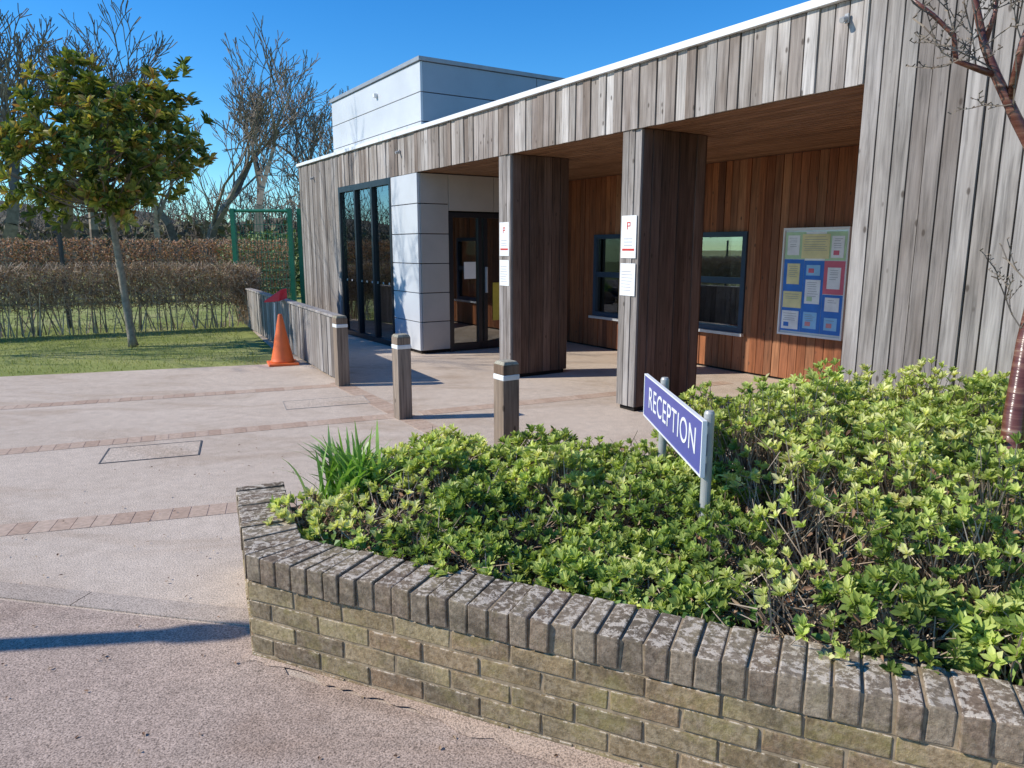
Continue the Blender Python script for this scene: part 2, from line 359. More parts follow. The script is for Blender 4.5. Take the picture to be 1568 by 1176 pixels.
mb.box(XD-.035,XD-.03,.78,.99,1.12,1.38,'white'); mb.box(XD-.035,XD-.03,1.3,1.6,.45,1.05,'yel'); mb.box(XD-.038,XD-.031,1.36,1.54,.55,.95,'white')
mb.box(XD,XD+.05,1.14,1.16,.9,1.3,'alu')
mb.build('entrance_doors',bld,bevel=.004)
M['panelb']=m_plain('rooftop_panel_shaded',(.30,.34,.39),.35,0,.4,.06,2); M['flash2']=m_plain('rooftop_trim',(.3,.32,.34),.4)  # panelb: darkened panel copy, the block side's shade is put into its colour
mb=MB(); bx0,bx1,by0,by1=-8.62,-4.86,.15,6.2
mb.box(bx0+.05,bx1-.05,by0+.05,by1,ZT+.01,4.27,'dark')
for z0,z1 in ((3.25,3.42),(3.42,3.83),(3.83,4.25)):
    mb.box(bx0,bx1,by0,by0+.04,z0+.006,z1-.006,'panel')
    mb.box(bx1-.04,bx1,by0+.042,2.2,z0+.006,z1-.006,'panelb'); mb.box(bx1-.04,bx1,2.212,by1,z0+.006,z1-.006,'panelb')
mb.box(bx0-.03,bx1+.03,by0-.03,by0+.1,4.252,4.31,'flash2'); mb.box(bx1-.1,bx1+.03,by0+.1,by1,4.252,4.31,'flash2'); mb.box(bx0-.03,bx0+.1,by0+.1,by1,4.252,4.31,'flash2')
mb.box(bx0+.1,bx1-.1,by0+.1,by1,4.28,4.3,'tarm')
mb.box(-6.5,-6.44,by0-.06,by0,4.0,4.06,'white')
mb.build('rooftop_block',bld,bevel=.003)
for i,xn in enumerate((0,-2.23)):
    mb=MB(); x0,x1,y0,y1=xn-.27,xn,.02,.88
    mb.box(x0+.03,x1-.03,y0+.03,y1-.03,0,ZF,'dark')
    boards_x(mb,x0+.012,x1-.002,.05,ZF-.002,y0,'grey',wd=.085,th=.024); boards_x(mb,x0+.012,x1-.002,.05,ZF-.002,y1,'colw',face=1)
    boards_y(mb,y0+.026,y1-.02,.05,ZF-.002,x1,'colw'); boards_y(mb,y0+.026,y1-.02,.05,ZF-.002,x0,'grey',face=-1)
    for (za,zb) in ((1.9,1.5),(1.45,1.14)):
        mb.box(x0+.03,x1-.03,y0-.014,y0-.0085,zb,za,'white')
        if za>1.6:
            mb.box(x0+.05,x1-.05,y0-.016,y0-.0145,zb+.07,zb+.09,'red')
            for q in range(3): mb.box(x0+.07,x1-.08,y0-.016,y0-.0145,zb+.12+q*.03,zb+.125+q*.03,'txt')
            mb.box(x0+.11,x0+.12,y0-.016,y0-.0145,zb+.27,zb+.34,'red');mb.box(x0+.12,x0+.148,y0-.016,y0-.0145,zb+.33,zb+.34,'red');mb.box(x0+.12,x0+.148,y0-.016,y0-.0145,zb+.298,zb+.307,'red');mb.box(x0+.148,x0+.157,y0-.016,y0-.0145,zb+.298,zb+.34,'red')
        else:
            for q in range(7): mb.box(x0+.05,x1-.06-.04*random.random(),y0-.016,y0-.0145,zb+.05+q*.03,zb+.054+q*.03,'txt')
    mb.build('timber_column',bld)
mb=MB(); a_,b_,z0,z1=-.376,.43,.6,1.8; y=BK-.03; W_=b_-a_;H_=z1-z0
mb.box(a_,b_,y-.03,y,z0,z1,'alu')
for t in ((a_-.02,b_+.02,z1,z1+.025),(a_-.02,b_+.02,z0-.025,z0),(a_-.02,a_,z0,z1),(b_,b_+.02,z0,z1)): mb.box(t[0],t[1],y-.05,y+.005,t[2],t[3],'white')
for (u0,u1,v0,v1,k) in ((.01,.34,.02,.72,'blueb'),(.01,.34,.725,.98,'pap_g'),(.345,.665,.02,.71,'blueb'),(.345,.665,.715,.98,'ppr'),(.67,.99,.40,.71,'pinkb'),(.67,.99,.715,.98,'pap_g'),(.67,.99,.02,.395,'blueb')):
    mb.box(a_+u0*W_,a_+u1*W_,y-.033,y-.0302,z0+v0*H_,z0+v1*H_,k)
rows=[(.05,.76,.2,.19,'ppr'),(.29,.73,.44,.23,'pap_y'),(.76,.74,.19,.2,'ppr'),(.07,.48,.21,.2,'pap_y'),(.39,.57,.22,.1,'pap_b'),(.73,.45,.2,.2,'ppr'),(.39,.30,.24,.23,'ppr'),(.03,.25,.31,.16,'pap_y'),(.72,.24,.22,.13,'ppr'),(.03,.04,.28,.18,'ppr'),(.39,.06,.22,.16,'pap_b'),(.73,.06,.2,.12,'pap_b')]
for (u0,v0,du,dv,k) in rows:
    X0=a_+u0*W_;X1=X0+du*W_;Z0=z0+v0*H_;Z1=Z0+dv*H_
    mb.box(X0,X1,y-.038,y-.0335,Z0,Z1,k)
    if random.random()<.6: mb.box(X0+.03,X0+.1,y-.040,y-.0385,Z0+.03,Z0+.08,random.choice(['pap_g','pap_r','blueb','pinkb']))
    q=Z1-.03
    while q>Z0+.09:
        mb.box(X0+.02+.02*random.random(),X1-.02-.04*random.random(),y-.0395,y-.0385,q-.004,q,'txt'); q-=.02+.01*random.random()
mb.build('notice_board',bld)
mb=MB()
for xx,zz in ((-9.4,2.95),(2.0,3.12),(-5.3,3.02)):
    mb.box(xx,xx+.03,-.03,-.013,zz-.03,zz+.03,'fix'); mb.tube([(xx+.015,-.03,zz),(xx+.015,-.08,zz-.02)],[.016,.02],'fix',12)
mb.build('security_cameras',bld,bevel=.003)
# ================= low timber fence
mb=MB(); A=Vector((-2.02,8.45,0)); Bv=Vector((-5.25,14.45,0)); L=(Bv-A).length; an=math.atan2((Bv-A).y,(Bv-A).x)
mb.T=Matrix.Translation(A)@Matrix.Rotation(an,4,'Z')
boards_x(mb,.08,L,.03,.78,.0,'grey',wd=.13,face=1); boards_x(mb,.08,L,.03,.78,-.07,'grey',wd=.13,face=-1)
mb.box(.08,L,-.045,-.022,.05,.76,'dark'); mb.box(.08,L,-.095,.025,.782,.81,'grey',.6)
mb.build('timber_fence',bevel=.002)
M['band']=m_plain('reflective_band',(.75,.75,.72),.4); M['boll']=m_wood('bollard_timber',[(.18,.12,.08),(.24,.18,.13),(.3,.24,.19)])
M['bolt']=m_wood('bollard_top',[(.33,.3,.22),(.4,.37,.29)])
for (x,y,h) in ((-2.0,8.41,.82),(-1.04,6.75,.80),(-.04,5.13,.80)):
    mb=MB(); mb.T=Matrix.Translation((x,y,0))@Matrix.Rotation(BR,4,'Z'); r=.068
    mb.box(-r,r,-r,r,-.03,h-.13,'boll'); mb.box(-r-.002,r+.002,-r-.002,r+.002,h-.13,h-.09,'band')
    mb.box(-r,r,-r,r,h-.09,h-.02,'boll'); c=r*.8
    mb.hexa([(-r,-r,h-.02),(r,-r,h-.02),(r,r,h-.02),(-r,r,h-.02)],[(-c,-c,h+.005),(c,-c,h+.005),(c,c,h+.005),(-c,c,h+.005)],'bolt')
    mb.build('timber_bollard',bevel=.006)
M['cone']=m_plain('orange_plastic',(.8,.16,.04),.45,0,.4,.1)
cn=empty('traffic_cone',(-3.2,10.0,0),.4)
mb=MB(); mb.box(-.2,.2,-.2,.2,0,.035,'cone'); mb.build('base',cn,bevel=.012)
mb=MB(); zz=[.035,.06,.1,.3,.33,.5,.53,.68,.7]; rr=[.17,.155,.145,.103,.1,.063,.06,.03,.022]
mb.tube([(0,0,z) for z in zz],rr,'cone',28); mb.build('cone_body',cn,smooth=True)
M['rplas']=m_plain('red_plastic',(.6,.03,.05),.4)
sc=empty('red_shovel',(-3.62,11.0,0)); mb=MB(); mb.tube([(0,0,0),(.02,.03,.78)],[.014,.014],'alu',10); mb.build('handle',sc)
mb=MB()
mb.hexa([(-.13,.0,.78),(.1,-.02,.80),(.2,.1,.84),(-.1,.12,.8)],[(-.14,.0,.80),(.14,-.02,.98),(.2,.1,1.0),(-.08,.12,.84)],'rplas'); mb.build('blade',sc,bevel=.015)
# ================= brick planter wall
def m_brick(name,cop=False):
    m,nt,b=newmat(name,.92,.15); r=rndout(nt); v=coords(nt)
    if cop: c=ramp(nt,r,[(0,(.19,.14,.1)),(.4,(.28,.22,.155)),(.7,(.23,.165,.115)),(1,(.33,.265,.185))])
    else: c=ramp(nt,r,[(0,(.23,.165,.095)),(.25,(.37,.275,.145)),(.5,(.29,.19,.115)),(.75,(.39,.3,.165)),(1,(.2,.145,.095))])
    f=noise(nt,v,60,5,.75); c=mix(nt,1.0,c,ramp(nt,f,[(.3,.5),(.7,1.4)]),'MULTIPLY')
    g=noise(nt,v,5,5,.7,.3); c=mix(nt,ramp(nt,g,[(.5,0),(.66,.5 if not cop else .2)]),c,(.29,.25,.08))
    g2=noise(nt,coords(nt,(1,1,1.6)),3.1,5,.7); c=mix(nt,ramp(nt,g2,[(.48,0),(.66,.7)]),c,(.09,.072,.05))
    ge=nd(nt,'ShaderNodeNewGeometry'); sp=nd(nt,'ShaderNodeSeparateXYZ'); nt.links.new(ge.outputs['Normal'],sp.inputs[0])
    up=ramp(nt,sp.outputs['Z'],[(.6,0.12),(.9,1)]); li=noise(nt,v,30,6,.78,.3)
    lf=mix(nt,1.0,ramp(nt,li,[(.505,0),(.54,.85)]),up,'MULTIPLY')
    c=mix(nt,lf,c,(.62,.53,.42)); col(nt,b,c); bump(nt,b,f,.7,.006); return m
M['brick']=m_brick('wall_brick'); M['coping']=m_brick('coping_brick',True)
M['mortar']=m_plain('mortar',(.32,.245,.16),.95,0,.1,.35,25,.6)
C=Vector((-1.03,2.636,0)); F_=Vector((-1.37,3.46,0)); pw=empty('brick_planter_wall')
def frame(o,xd): return Matrix.Translation(o)@Matrix.Rotation(math.atan2(xd.y,xd.x),4,'Z')
runs=[(frame(C,Vector((.914,-.406,0))),5.2,0),(frame(F_,(C-F_)),(C-F_).length,1)]
mbb=MB(); mbc=MB(); mbm=MB()
for T,L,wing in runs:
    for q in (mbb,mbc,mbm): q.T=T
    for ci in range(5):
        z1=.315-ci*.075; z0=z1-.065; x=-(.1125 if ci%2 else 0)
        while x<L:
            a_=max(x,0.0); e=min(x+.215,L)
            if e-a_>.03: mbb.box(a_,e,0+random.uniform(-.003,.003),.1,z0,z1,'brick',j=.0025)
            x+=.225
    mbm.box(.004,L-.004,.005,.21,-.05,.32,'mortar')
    ov=.087
    def inner(x):
        if not wing: return x if x>.42 else ov+x*(.42-ov)/.42
        y=L-x; return x if y>.42 else L-(ov+y*(.42-ov)/.42)
    x=0
    while x<L-.02:
        w_=.067+random.uniform(-.003,.003); x1=min(x+w_,L); dz=random.uniform(-.004,.003)
        if inner(x1)-inner(x)>.02:
            o=random.uniform(-.006,.005)-.006; tl=random.uniform(-.003,.003)
            mbc.hexa([(x,o,.324),(x1,o,.324),(inner(x1),.218,.324),(inner(x),.218,.324)],[(x,o,.43+dz+tl),(x1,o,.43+dz-tl),(inner(x1),.218,.43+dz),(inner(x),.218,.43+dz)],'coping',j=.003)
        x=x1+.0075
    g0=.1 if not wing else .004
    mbm.box(g0,L-(.1 if wing else .004),.002,.212,.322,.422,'mortar')
mbb.build('bricks',pw,bevel=.0035); mbc.build('coping',pw,bevel=.005); mbm.build('mortar_core',pw)
M['sand']=m_ground('sandy_grit',(.54,.40,.3),(.6,.46,.36),(.4,.35),.8)
mb=MB(); mb.T=frame(C,Vector((.914,-.406,0))); N_=140; w0=.03
for i in range(N_):
    x0=-.03+i*.035; w1=max(.015,min(.10,w0+random.uniform(-.018,.018)))
    mb.face([(x0,-w0,.0085),(x0+.035,-w1,.0085),(x0+.035,.004,.0085),(x0,.004,.0085)],'sand',.5); w0=w1
mb.build('sand_debris')
M['soil']=m_ground('soil',(.07,.05,.035),(.12,.085,.06),(.6,.5),1.)
W2=Vector((.914,-.406,0)); V2=Vector((.406,.914,0))
def wv(w_,v_): p=C+W2*w_+V2*v_; return (p.x,p.y)
def backv(w_): return float(np.interp(w_,[-.45,-.2,.7,1.1,1.5,2.2,3.5,5],[1.3,1.5,1.72,1.85,2.4,2.9,3.4,3.8]))
mb=MB(); nw,nv=44,16; grid=[]
for i in range(nw+1):
    w_=-.62+5.6*i/nw
    for j in range(nv+1):
        lo=.16 if w_>.05 else .16+(.05-w_)*.9
        v_=lo+(backv(w_)+.12-lo)*j/nv; z=.33 if j<nv*.55 else .33*(1-((j-nv*.55)/(nv*.45))**2)-.01
        z+=random.uniform(-.012,.012); x,y=wv(w_,v_); grid.append((x,y,z if w_>-.4 or j<3 else z*.6))
b0=mb.addv(grid); k=mb.mi('soil')
for i in range(nw):
    for j in range(nv):
        q=b0+i*(nv+1)+j; mb.f.append((q,q+nv+1,q+nv+2,q+1)); mb.m.append(k); mb.r.append(.5)
mb.build('garden_soil',smooth=True)
# ================= shrubs
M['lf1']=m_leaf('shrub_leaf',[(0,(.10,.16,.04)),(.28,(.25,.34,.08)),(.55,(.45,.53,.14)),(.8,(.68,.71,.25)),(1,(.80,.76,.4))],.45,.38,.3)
M['twig']=m_leaf('shrub_twig',[(0,(.15,.1,.07)),(.5,(.35,.26,.18)),(1,(.52,.42,.32))],.8,0)
M['dead']=m_leaf('dead_leaf',[(0,(.12,.06,.035)),(.5,(.34,.19,.11)),(1,(.5,.36,.22))],.8,.1)
clumps=[]
w_=-.26
while w_<4.4:
    b_=backv(w_); v_=.42 if w_>.1 else .42+(.1-w_)*.9
    while v_<b_-.1:
        s_=float(np.interp(w_,[.7,1.7],[0,1])); ff=float(np.interp(v_,[.4,1.0],[0,1]))
        top=.50+.08*ff+s_*(.10+.18*ff)+random.uniform(-.07,.07); rad=random.uniform(.2,.29); tone=random.random()
        if w_<.1: top-=.05
        cw,cv=w_+random.uniform(-.09,.09),v_+random.uniform(-.07,.07)
        X_,Y_=wv(cw,cv)
        if not (cw<.05 and cv>.8):
            if .25<X_<1.02 and 2.0<Y_<3.95: top=min(top,.575)      # kept low round the sign
            if abs(cw-1.45)<.26 and cv<.95: top=min(top,.45); rad*=.82
            if 1.75<cw<2.05 and cv<1.1: tone=.93
            clumps.append((cw,cv,rad,top,tone))
        v_+=.29
    w_+=.28
cl=np.array([(*wv(c[0],c[1]),c[2],c[3],c[4],c[0]) for c in clumps]); zb=.30
parts={0:[],1:[],2:[]}
for i,(cx,cy,rad,top,tone,wc) in enumerate(cl):
    n=250; d=rdir(n,.5); d[:,2]=np.abs(d[:,2]); hh=top-zb
    rf=rs.uniform(.8,1.12,n)[:,None]; P=np.array([cx,cy,zb])+d*rf*np.array([rad*1.15,rad*1.15,hh])
    keep=np.ones(n,bool)
    for j,(x2,y2,r2,t2,_,_) in enumerate(cl):
        if j==i or abs(x2-cx)+abs(y2-cy)>1.1: continue
        q=(P-np.array([x2,y2,zb]))/np.array([r2*1.15,r2*1.15,t2-zb]); keep&=(q**2).sum(1)>.62
    rel=(P[:,2]-zb)/hh; keep&=(rs.rand(n)<.12+rel*1.1)
    if tone>.87: keep&=rs.rand(n)<.35
    P=P[keep]; d=d[keep]; n=len(P)
    if n==0: continue
    ax=unit(d*.6+np.array([-.5,-.25,1.0])+rs.normal(0,.28,(n,3)))
    yel=.72 if wc<.35 else .54
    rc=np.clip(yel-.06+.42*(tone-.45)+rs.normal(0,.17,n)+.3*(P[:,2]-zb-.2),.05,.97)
    g=0 if wc<.75 else (1 if wc<1.9 else 2); Lf=.037 if int(i)%3 else .045
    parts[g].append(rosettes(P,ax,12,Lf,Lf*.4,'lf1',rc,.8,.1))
    base=np.array([cx,cy,zb])+rs.normal(0,.07,(n,3))*[1,1,.1]; mid=(base*.45+P*.55)+rs.normal(0,.03,(n,3))
    parts[g].append(sticks(base,mid,.004,.0028,'twig')); parts[g].append(sticks(mid,P,.0028,.0018,'twig'))
    m_=75; a0=np.array([cx,cy,zb])+rdir(m_,.1)*np.array([rad,rad,hh])*rs.uniform(.7,1.02,(m_,1)); a0[:,2]=np.maximum(a0[:,2],.3); a1=a0+rdir(m_,.3)*rs.uniform(.05,.12,(m_,1))
    parts[g].append(sticks(a0,a1,.0023,.0013,'twig'))
    m_=34; a0=np.array([cx,cy,zb])+rdir(m_,.2)*np.array([rad,rad,hh])*rs.uniform(.7,1.05,(m_,1)); a0[:,2]=np.abs(a0[:,2]-.3)+.31
    parts[g].append(leaves(a0,rdir(m_,.1),rdir(m_),.036,.016,'dead'))
for g in parts: npmesh('evergreen_shrub',parts[g])
n=1100; ww=rs.uniform(-.1,4.5,n); vv=.24+np.abs(rs.normal(0,.10,n)); vv=np.where(ww<.1,vv+(.1-ww)*.9,vv)
P=np.array([(*wv(a_,b_),.36) for a_,b_ in zip(ww,vv)]); P[:,2]+=np.abs(rs.normal(0,.035,n))
keep=np.sin(ww*4.3+1)+rs.normal(0,.5,n)>0; P=P[keep]; n=len(P)
M['ivy']=m_leaf('ivy_leaf',[(0,(.07,.15,.035)),(.6,(.15,.28,.06)),(1,(.3,.42,.11))],.35,.2,.4)
npmesh('ground_ivy',[leaves(P,rdir(n,.3),rdir(n,2.),rs.uniform(.03,.05,n),.033,'ivy',ob=.45)])
n=2200; ww=rs.uniform(-.3,4.5,n); vv=rs.uniform(.24,1.3,n); P=np.array([(*wv(a_,b_),.345) for a_,b_ in zip(ww,np.where(ww<.1,vv+(.1-ww)*.9,vv))])
npmesh('leaf_litter',[leaves(P,rdir(n,.1)*[1,1,.4],rdir(n,2),rs.uniform(.03,.05,n),.025,'dead')])
M['strap']=m_leaf('strap_leaf',[(0,(.12,.25,.04)),(.6,(.26,.46,.09)),(1,(.46,.62,.2))],.4,.3,.4)
def straps(name,c,n,L,spread):
    V=[];F=[];R=[]
    for i in range(n):
        a=random.uniform(0,6.283); l=L*random.uniform(.6,1.1); sp=random.uniform(.1,spread); p=Vector(c)+Vector((random.gauss(0,.07),random.gauss(0,.07),0))
        dh=Vector((math.cos(a),math.sin(a),0)); sd=Vector((-dh.y,dh.x,0)); b=len(V); wd=.011; r=random.random(); sd=(sd+Vector((0,0,random.uniform(-.4,.4)))).normalized()
        for k in range(7):
            t=k/6; q=p+dh*l*sp*t**1.7+Vector((0,0,l*(t-.35*sp*t**3))); ww=wd*(1-t**3)*(.75+.5*t)+.0008
            V+= [tuple(q-sd*ww),tuple(q+sd*ww)]
        for k in range(6): F.append((b+2*k,b+2*k+1,b+2*k+3,b+2*k+2)); R.append(r)
    return npmesh(name,[(np.array(V),np.array(F),np.array(R),'strap')])
straps('daffodil_leaves',(-.78,3.5,.29),190,.42,.85)
straps('daffodil_leaves',(1.56,2.03,.33),45,.22,1.1)
# ================= reception sign
sg=empty('reception_sign',(.75,2.75,0),math.atan2(-1.07,.03))
mb=MB(); mb.box(-1.07,.0,-.006,.006,.715,.93,'signb')
for t in ((-1.08,.01,.93,.937),(-1.08,.01,.708,.715),(-1.08,-1.07,.715,.93),(0,.01,.715,.93)): mb.box(t[0],t[1],-.009,.009,t[2],t[3],'white')
mb.build('panel',sg)
mb=MB(); M['post']=m_plain('post_metal',(.42,.42,.40),.45,.2)
for xx in (-.05,-.80):
    mb.tube([(xx,.034,.2),(xx,.034,.955),(xx,.034,.965)],[.021,.021,.016],'post',20)
    for z in (.76,.88): mb.box(xx-.04,xx+.04,.006,.02,z,z+.03,'alu')
mb.build('posts',sg)
cu=bpy.data.curves.new('lettering','FONT'); cu.body='RECEPTION'; cu.size=.158; cu.align_x='CENTER'; cu.align_y='CENTER'; cu.extrude=.0008; cu.offset=0; cu.space_character=1.1
to=bpy.data.objects.new('lettering',cu); link(to,sg); to.location=(-.52,-.0075,.825); to.rotation_euler=(math.radians(90),0,0); cu.materials.append(M['white'])
# ================= trees
M['bark']=m_plain('bark_grey',(.3,.26,.2),.9,0,.1,.3,20,.6)
M['btwig']=m_leaf('bare_twig',[(0,(.12,.09,.068)),(.5,(.2,.16,.12)),(1,(.31,.25,.19))],.9,0)
M['mag']=m_leaf('magnolia_leaf',[(0,(.06,.09,.02)),(.3,(.14,.19,.035)),(.6,(.33,.35,.07)),(.85,(.58,.47,.12)),(1,(.44,.23,.08))],.38,.25,.4)
mt=empty('magnolia_tree')
mb=MB(); base=(-6.25,11.88,0); fork=(-6.42,11.88,2.35)
mb.tube([base,(-6.27,11.88,.15),(-6.33,11.87,1.2),fork,(-6.45,11.9,3.2),(-6.35,11.9,4.1)],[.085,.062,.055,.048,.034,.012],'bark',10)
cc=[]
for i in range(205):
    while True:
        p=rs.uniform(-1,1,3)
        if .25<np.linalg.norm(p)<1: break
    q=np.array([-6.6,11.9,3.05])+p*[1.74,1.4,1.0]
    if q[2]>3.5 and q[0]<-7.4: continue
    if q[2]>3.75 and -6.15<q[0]<-5.7: continue
    cc.append(q)
cc+= [np.array([-5.4+rs.normal(0,.22),11.7,3.95+rs.normal(0,.18)]) for _ in range(16)]+[np.array([-6.55+rs.normal(0,.28),11.8,4.1+rs.normal(0,.15)]) for _ in range(14)]
cc=np.array(cc)
seg=[]
for q in cc:
    if rs.rand()<.45:
        z=np.clip(q[2]-.9*np.hypot(q[0]+6.42,q[1]-11.88)*.6-.1,2.2,3.9); s0=np.array([-6.43,11.89,z]); mid=(s0+q)/2+[0,0,-.1]; seg+= [(s0,mid,.018,.012),(mid,q,.012,.006)]
A_=np.array([s[0] for s in seg]);B_=np.array([s[1] for s in seg])
mb.build('trunk',mt,smooth=True)
P=np.repeat(cc,3,0)+rs.normal(0,.13,(len(cc)*3,3)); ax=unit(unit(P-np.array([-6.5,11.9,2.6]))+[-.35,-.15,.6]+rs.normal(0,.3,P.shape))
rc=np.clip(rs.normal(.5,.2,len(P)),.02,.98)
npmesh('crown',[rosettes(P,ax,12,.175,.07,'mag',rc,1.1,.2,.2),sticks(A_,B_,np.array([s[2] for s in seg]),np.array([s[3] for s in seg]),'btwig')],mt)
def bare(seed,H,spread=.55,lv=6,r0=.16,tw=.012,keep=1.0):
    rg=random.Random(seed); segs=[]
    def g(p,d,l,r,k):
        n=3 if k<3 else 2; q=p
        for i in range(n):
            d=(d+Vector((rg.gauss(0,.13),rg.gauss(0,.13),rg.gauss(.05,.08)))).normalized(); e=q+d*l/n; r2=max(r*.86,tw*.6)
            segs.append((q,e,r,r2)); q=e; r=r2
            if k<lv and rg.random()<keep and (i<n-1 and k>0 or k==0 and i>0):
                side=Vector((rg.gauss(0,1),rg.gauss(0,1),rg.gauss(.2,.4))).normalized(); g(q,(d+side*(spread+.25)).normalized(),l*rg.uniform(.5,.72),max(r*.5,tw*.6),k+1)
        if k<lv:
            for _ in range(2):
                side=Vector((rg.gauss(0,1),rg.gauss(0,1),rg.gauss(.15,.4))).normalized(); g(q,(d+side*spread).normalized(),l*rg.uniform(.6,.82),max(r*.74,tw*.6),k+1)
    g(Vector((0,0,0)),Vector((0,0,1)),H*.36,r0,0)
    A=np.array([tuple(s[0]) for s in segs]);B=np.array([tuple(s[1]) for s in segs]); sc=H/max(B[:,2].max(),.1)
    return sticks(A*sc,B*sc,np.array([s[2] for s in segs]),np.array([s[3] for s in segs]),'btwig')
protos=[npmesh('bare_tree',[bare(s,10.3,sp,6,.3,.028,.66)]) for s,sp in ((1,.45),(5,.52),(9,.42))]
pos=[(-12.6,36,1.15,0),(-16.0,39,1.15,2),(-25,36,1.35,1),(-30,40,1.6,0),(-21,46,1.35,2),(-9.8,44,1.05,1),(-36,42,1.3,2),(-14.5,50,1.4,1),(-19,40,.9,0),(-23.5,41,1.25,0),(-28,47,1.55,2),(-11.2,40,1.0,2)]
for i,(x,y,s,k) in enumerate(pos):
    if i<3: o=protos[(0,2,1)[i]]
    else:
        o=bpy.data.objects.new('bare_tree',protos[k].data); link(o)
    o.location=(x,y,-.1); o.scale=(s,s,s); o.rotation_euler=(0,0,i*1.3)
o=npmesh('bare_tree',[bare(21,9.6,.5,6,.11,.012,.8)]); o.location=(-11.9,9.9,0)
n=15000; A=np.zeros((n,3)); A[:,0]=rs.uniform(-75,20,n); A[:,1]=rs.uniform(50,75,n); hmax=5.4+1.6*np.sin(A[:,0]*.31)+1.1*np.sin(A[:,0]*.83+1)+.7*np.sin(A[:,0]*1.9)
A[:,2]=rs.rand(n)**1.1*hmax; B=A+rdir(n,1.8)*rs.uniform(.8,2.6,(n,1))
n2=11000; P=np.zeros((n2,3)); P[:,0]=rs.uniform(-75,20,n2);P[:,1]=rs.uniform(50,70,n2);P[:,2]=rs.rand(n2)*(hmax.mean()*.62)
M['mass']=m_leaf('distant_foliage',[(0,(.09,.10,.05)),(.4,(.18,.15,.1)),(.7,(.23,.195,.14)),(1,(.2,.22,.1))],.9,0)
npmesh('distant_trees',[sticks(A,B,.04,.012,'btwig'),leaves(P,rdir(n2),rdir(n2),rs.uniform(.4,.9,n2),.5,'mass')])
M['hill']=m_ground('wooded_hill',(.14,.12,.09),(.2,.18,.12),(.3,.3),.2)
mb=MB(); nx,ny=60,8; gr=[]
for i in range(nx+1):
    x=-260+i*5.2
    for j in range(ny+1):
        t=j/ny; h=(10+3*math.sin(x*.03)+1.2*math.sin(x*.21)+random.uniform(-.8,.8))*math.sin(math.pi*t); gr.append((x,120+t*90,h-.3))
b0=mb.addv(gr); k=mb.mi('hill')
for i in range(nx):
    for j in range(ny):
        q=b0+i*(ny+1)+j; mb.f.append((q,q+ny+1,q+ny+2,q+1)); mb.m.append(k); mb.r.append(.5)
mb.build('wooded_hill',smooth=True)
n=6000; c=np.array([[-8.9,27,0],[-7.4,25.5,0],[-10.4,29,0]])[rs.randint(0,3,n)]; d=rdir(n); d[:,2]=np.abs(d[:,2]); P=c+d*rs.uniform(.7,1,(n,1))*[1.5,1.2,2.2]
M['ever']=m_leaf('evergreen_bush_leaf',[(0,(.1,.15,.05)),(1,(.28,.34,.12))],.6,.1)
npmesh('evergreen_bush',[leaves(P,rdir(n),d,.16,.09,'ever')])
M['hst']=m_leaf('hedge_twig',[(0,(.22,.15,.1)),(.5,(.42,.31,.21)),(1,(.6,.47,.35))],.9,0)
M['hlf']=m_leaf('hedge_leaf',[(0,(.24,.13,.07)),(.6,(.48,.3,.16)),(1,(.56,.4,.24))],.8,.15)
M['hcop']=m_leaf('beech_leaf',[(0,(.26,.12,.065)),(.6,(.52,.27,.16)),(1,(.62,.4,.25))],.8,.15)
def hedge(name,p,q,H,wd,nst,ntw,nlf,leafk,gapz,ls=.05):
    p=np.array([*p,0.]);q=np.array([*q,0.]); L=np.linalg.norm(q-p); d=(q-p)/L; nn=np.array([-d[1],d[0],0])
    def pt(n,zlo,zhi,top=False):
        t=rs.rand(n); z=rs.uniform(zlo,zhi,n)
        z=np.minimum(z,H+.05*np.sin(t*L*2.1)+.04*np.sin(t*L*5))
        return p+d*(t*L)[:,None]+nn*rs.uniform(-wd/2,wd/2,n)[:,None]+np.array([0,0,1.])*z[:,None]
    a=pt(nst,0,.01); a-=nn*((a-p)@nn)[:,None]*.5; b=a+rdir(nst,6)*rs.uniform(.5,.9,(nst,1))*H
    tw=pt(ntw,gapz,H); te=tw+rdir(ntw,.8)*rs.uniform(.08,.25,(ntw,1)); te[:,2]=np.minimum(te[:,2],H+.07)
    n2=ntw//12; t2=pt(n2,.05,gapz+.15); e2=t2+rdir(n2,.6)*rs.uniform(.08,.2,(n2,1))
    lf=pt(nlf,gapz,H)
    return npmesh(name,[sticks(a,b,.014,.006,'hst'),sticks(tw,te,.006,.0035,'hst'),sticks(t2,e2,.005,.003,'hst'),leaves(lf,rdir(nlf),rdir(nlf),ls,ls*.6,leafk)])
hedge('hedge',(-16,9.5),(-5.35,14.95),1.27,.5,260,15000,7000,'hlf',.46)
hedge('hedge',(-5.4,14.9),(-6.0,16.2),1.15,.5,40,2000,1200,'hlf',.42)
hedge('beech_hedge',(-24,17.5),(-7.2,23.8),1.85,.8,200,7000,24000,'hcop',.2,.08)
M['fpost']=m_plain('fence_post_black',(.03,.03,.03),.5); M['green']=m_plain('green_steel',(.02,.2,.11),.45)
wf=MB(); A=[]; p0=np.array([-17,10.4]);p1=np.array([-6.5,15.8]); L=np.linalg.norm(p1-p0); d=(p1-p0)/L
for t in np.arange(.4,L,2.9):
    q=p0+d*t; wf.box(q[0]-.03,q[0]+.03,q[1]-.03,q[1]+.03,0,1.85,'fpost')
for z in np.arange(.15,1.8,.15): A.append(((*p0,z),(*p1,z)))
for t in np.arange(0,L,.1): q=p0+d*t; A.append(((*q,.1),(*q,1.78)))
wfe=empty('wire_mesh_fence'); wf.build('posts',wfe); npmesh('wires',[sticks([a[0] for a in A],[a[1] for a in A],.0025,.0025,'fpost')],wfe)
gt=empty('green_mesh_gate'); mb=MB()
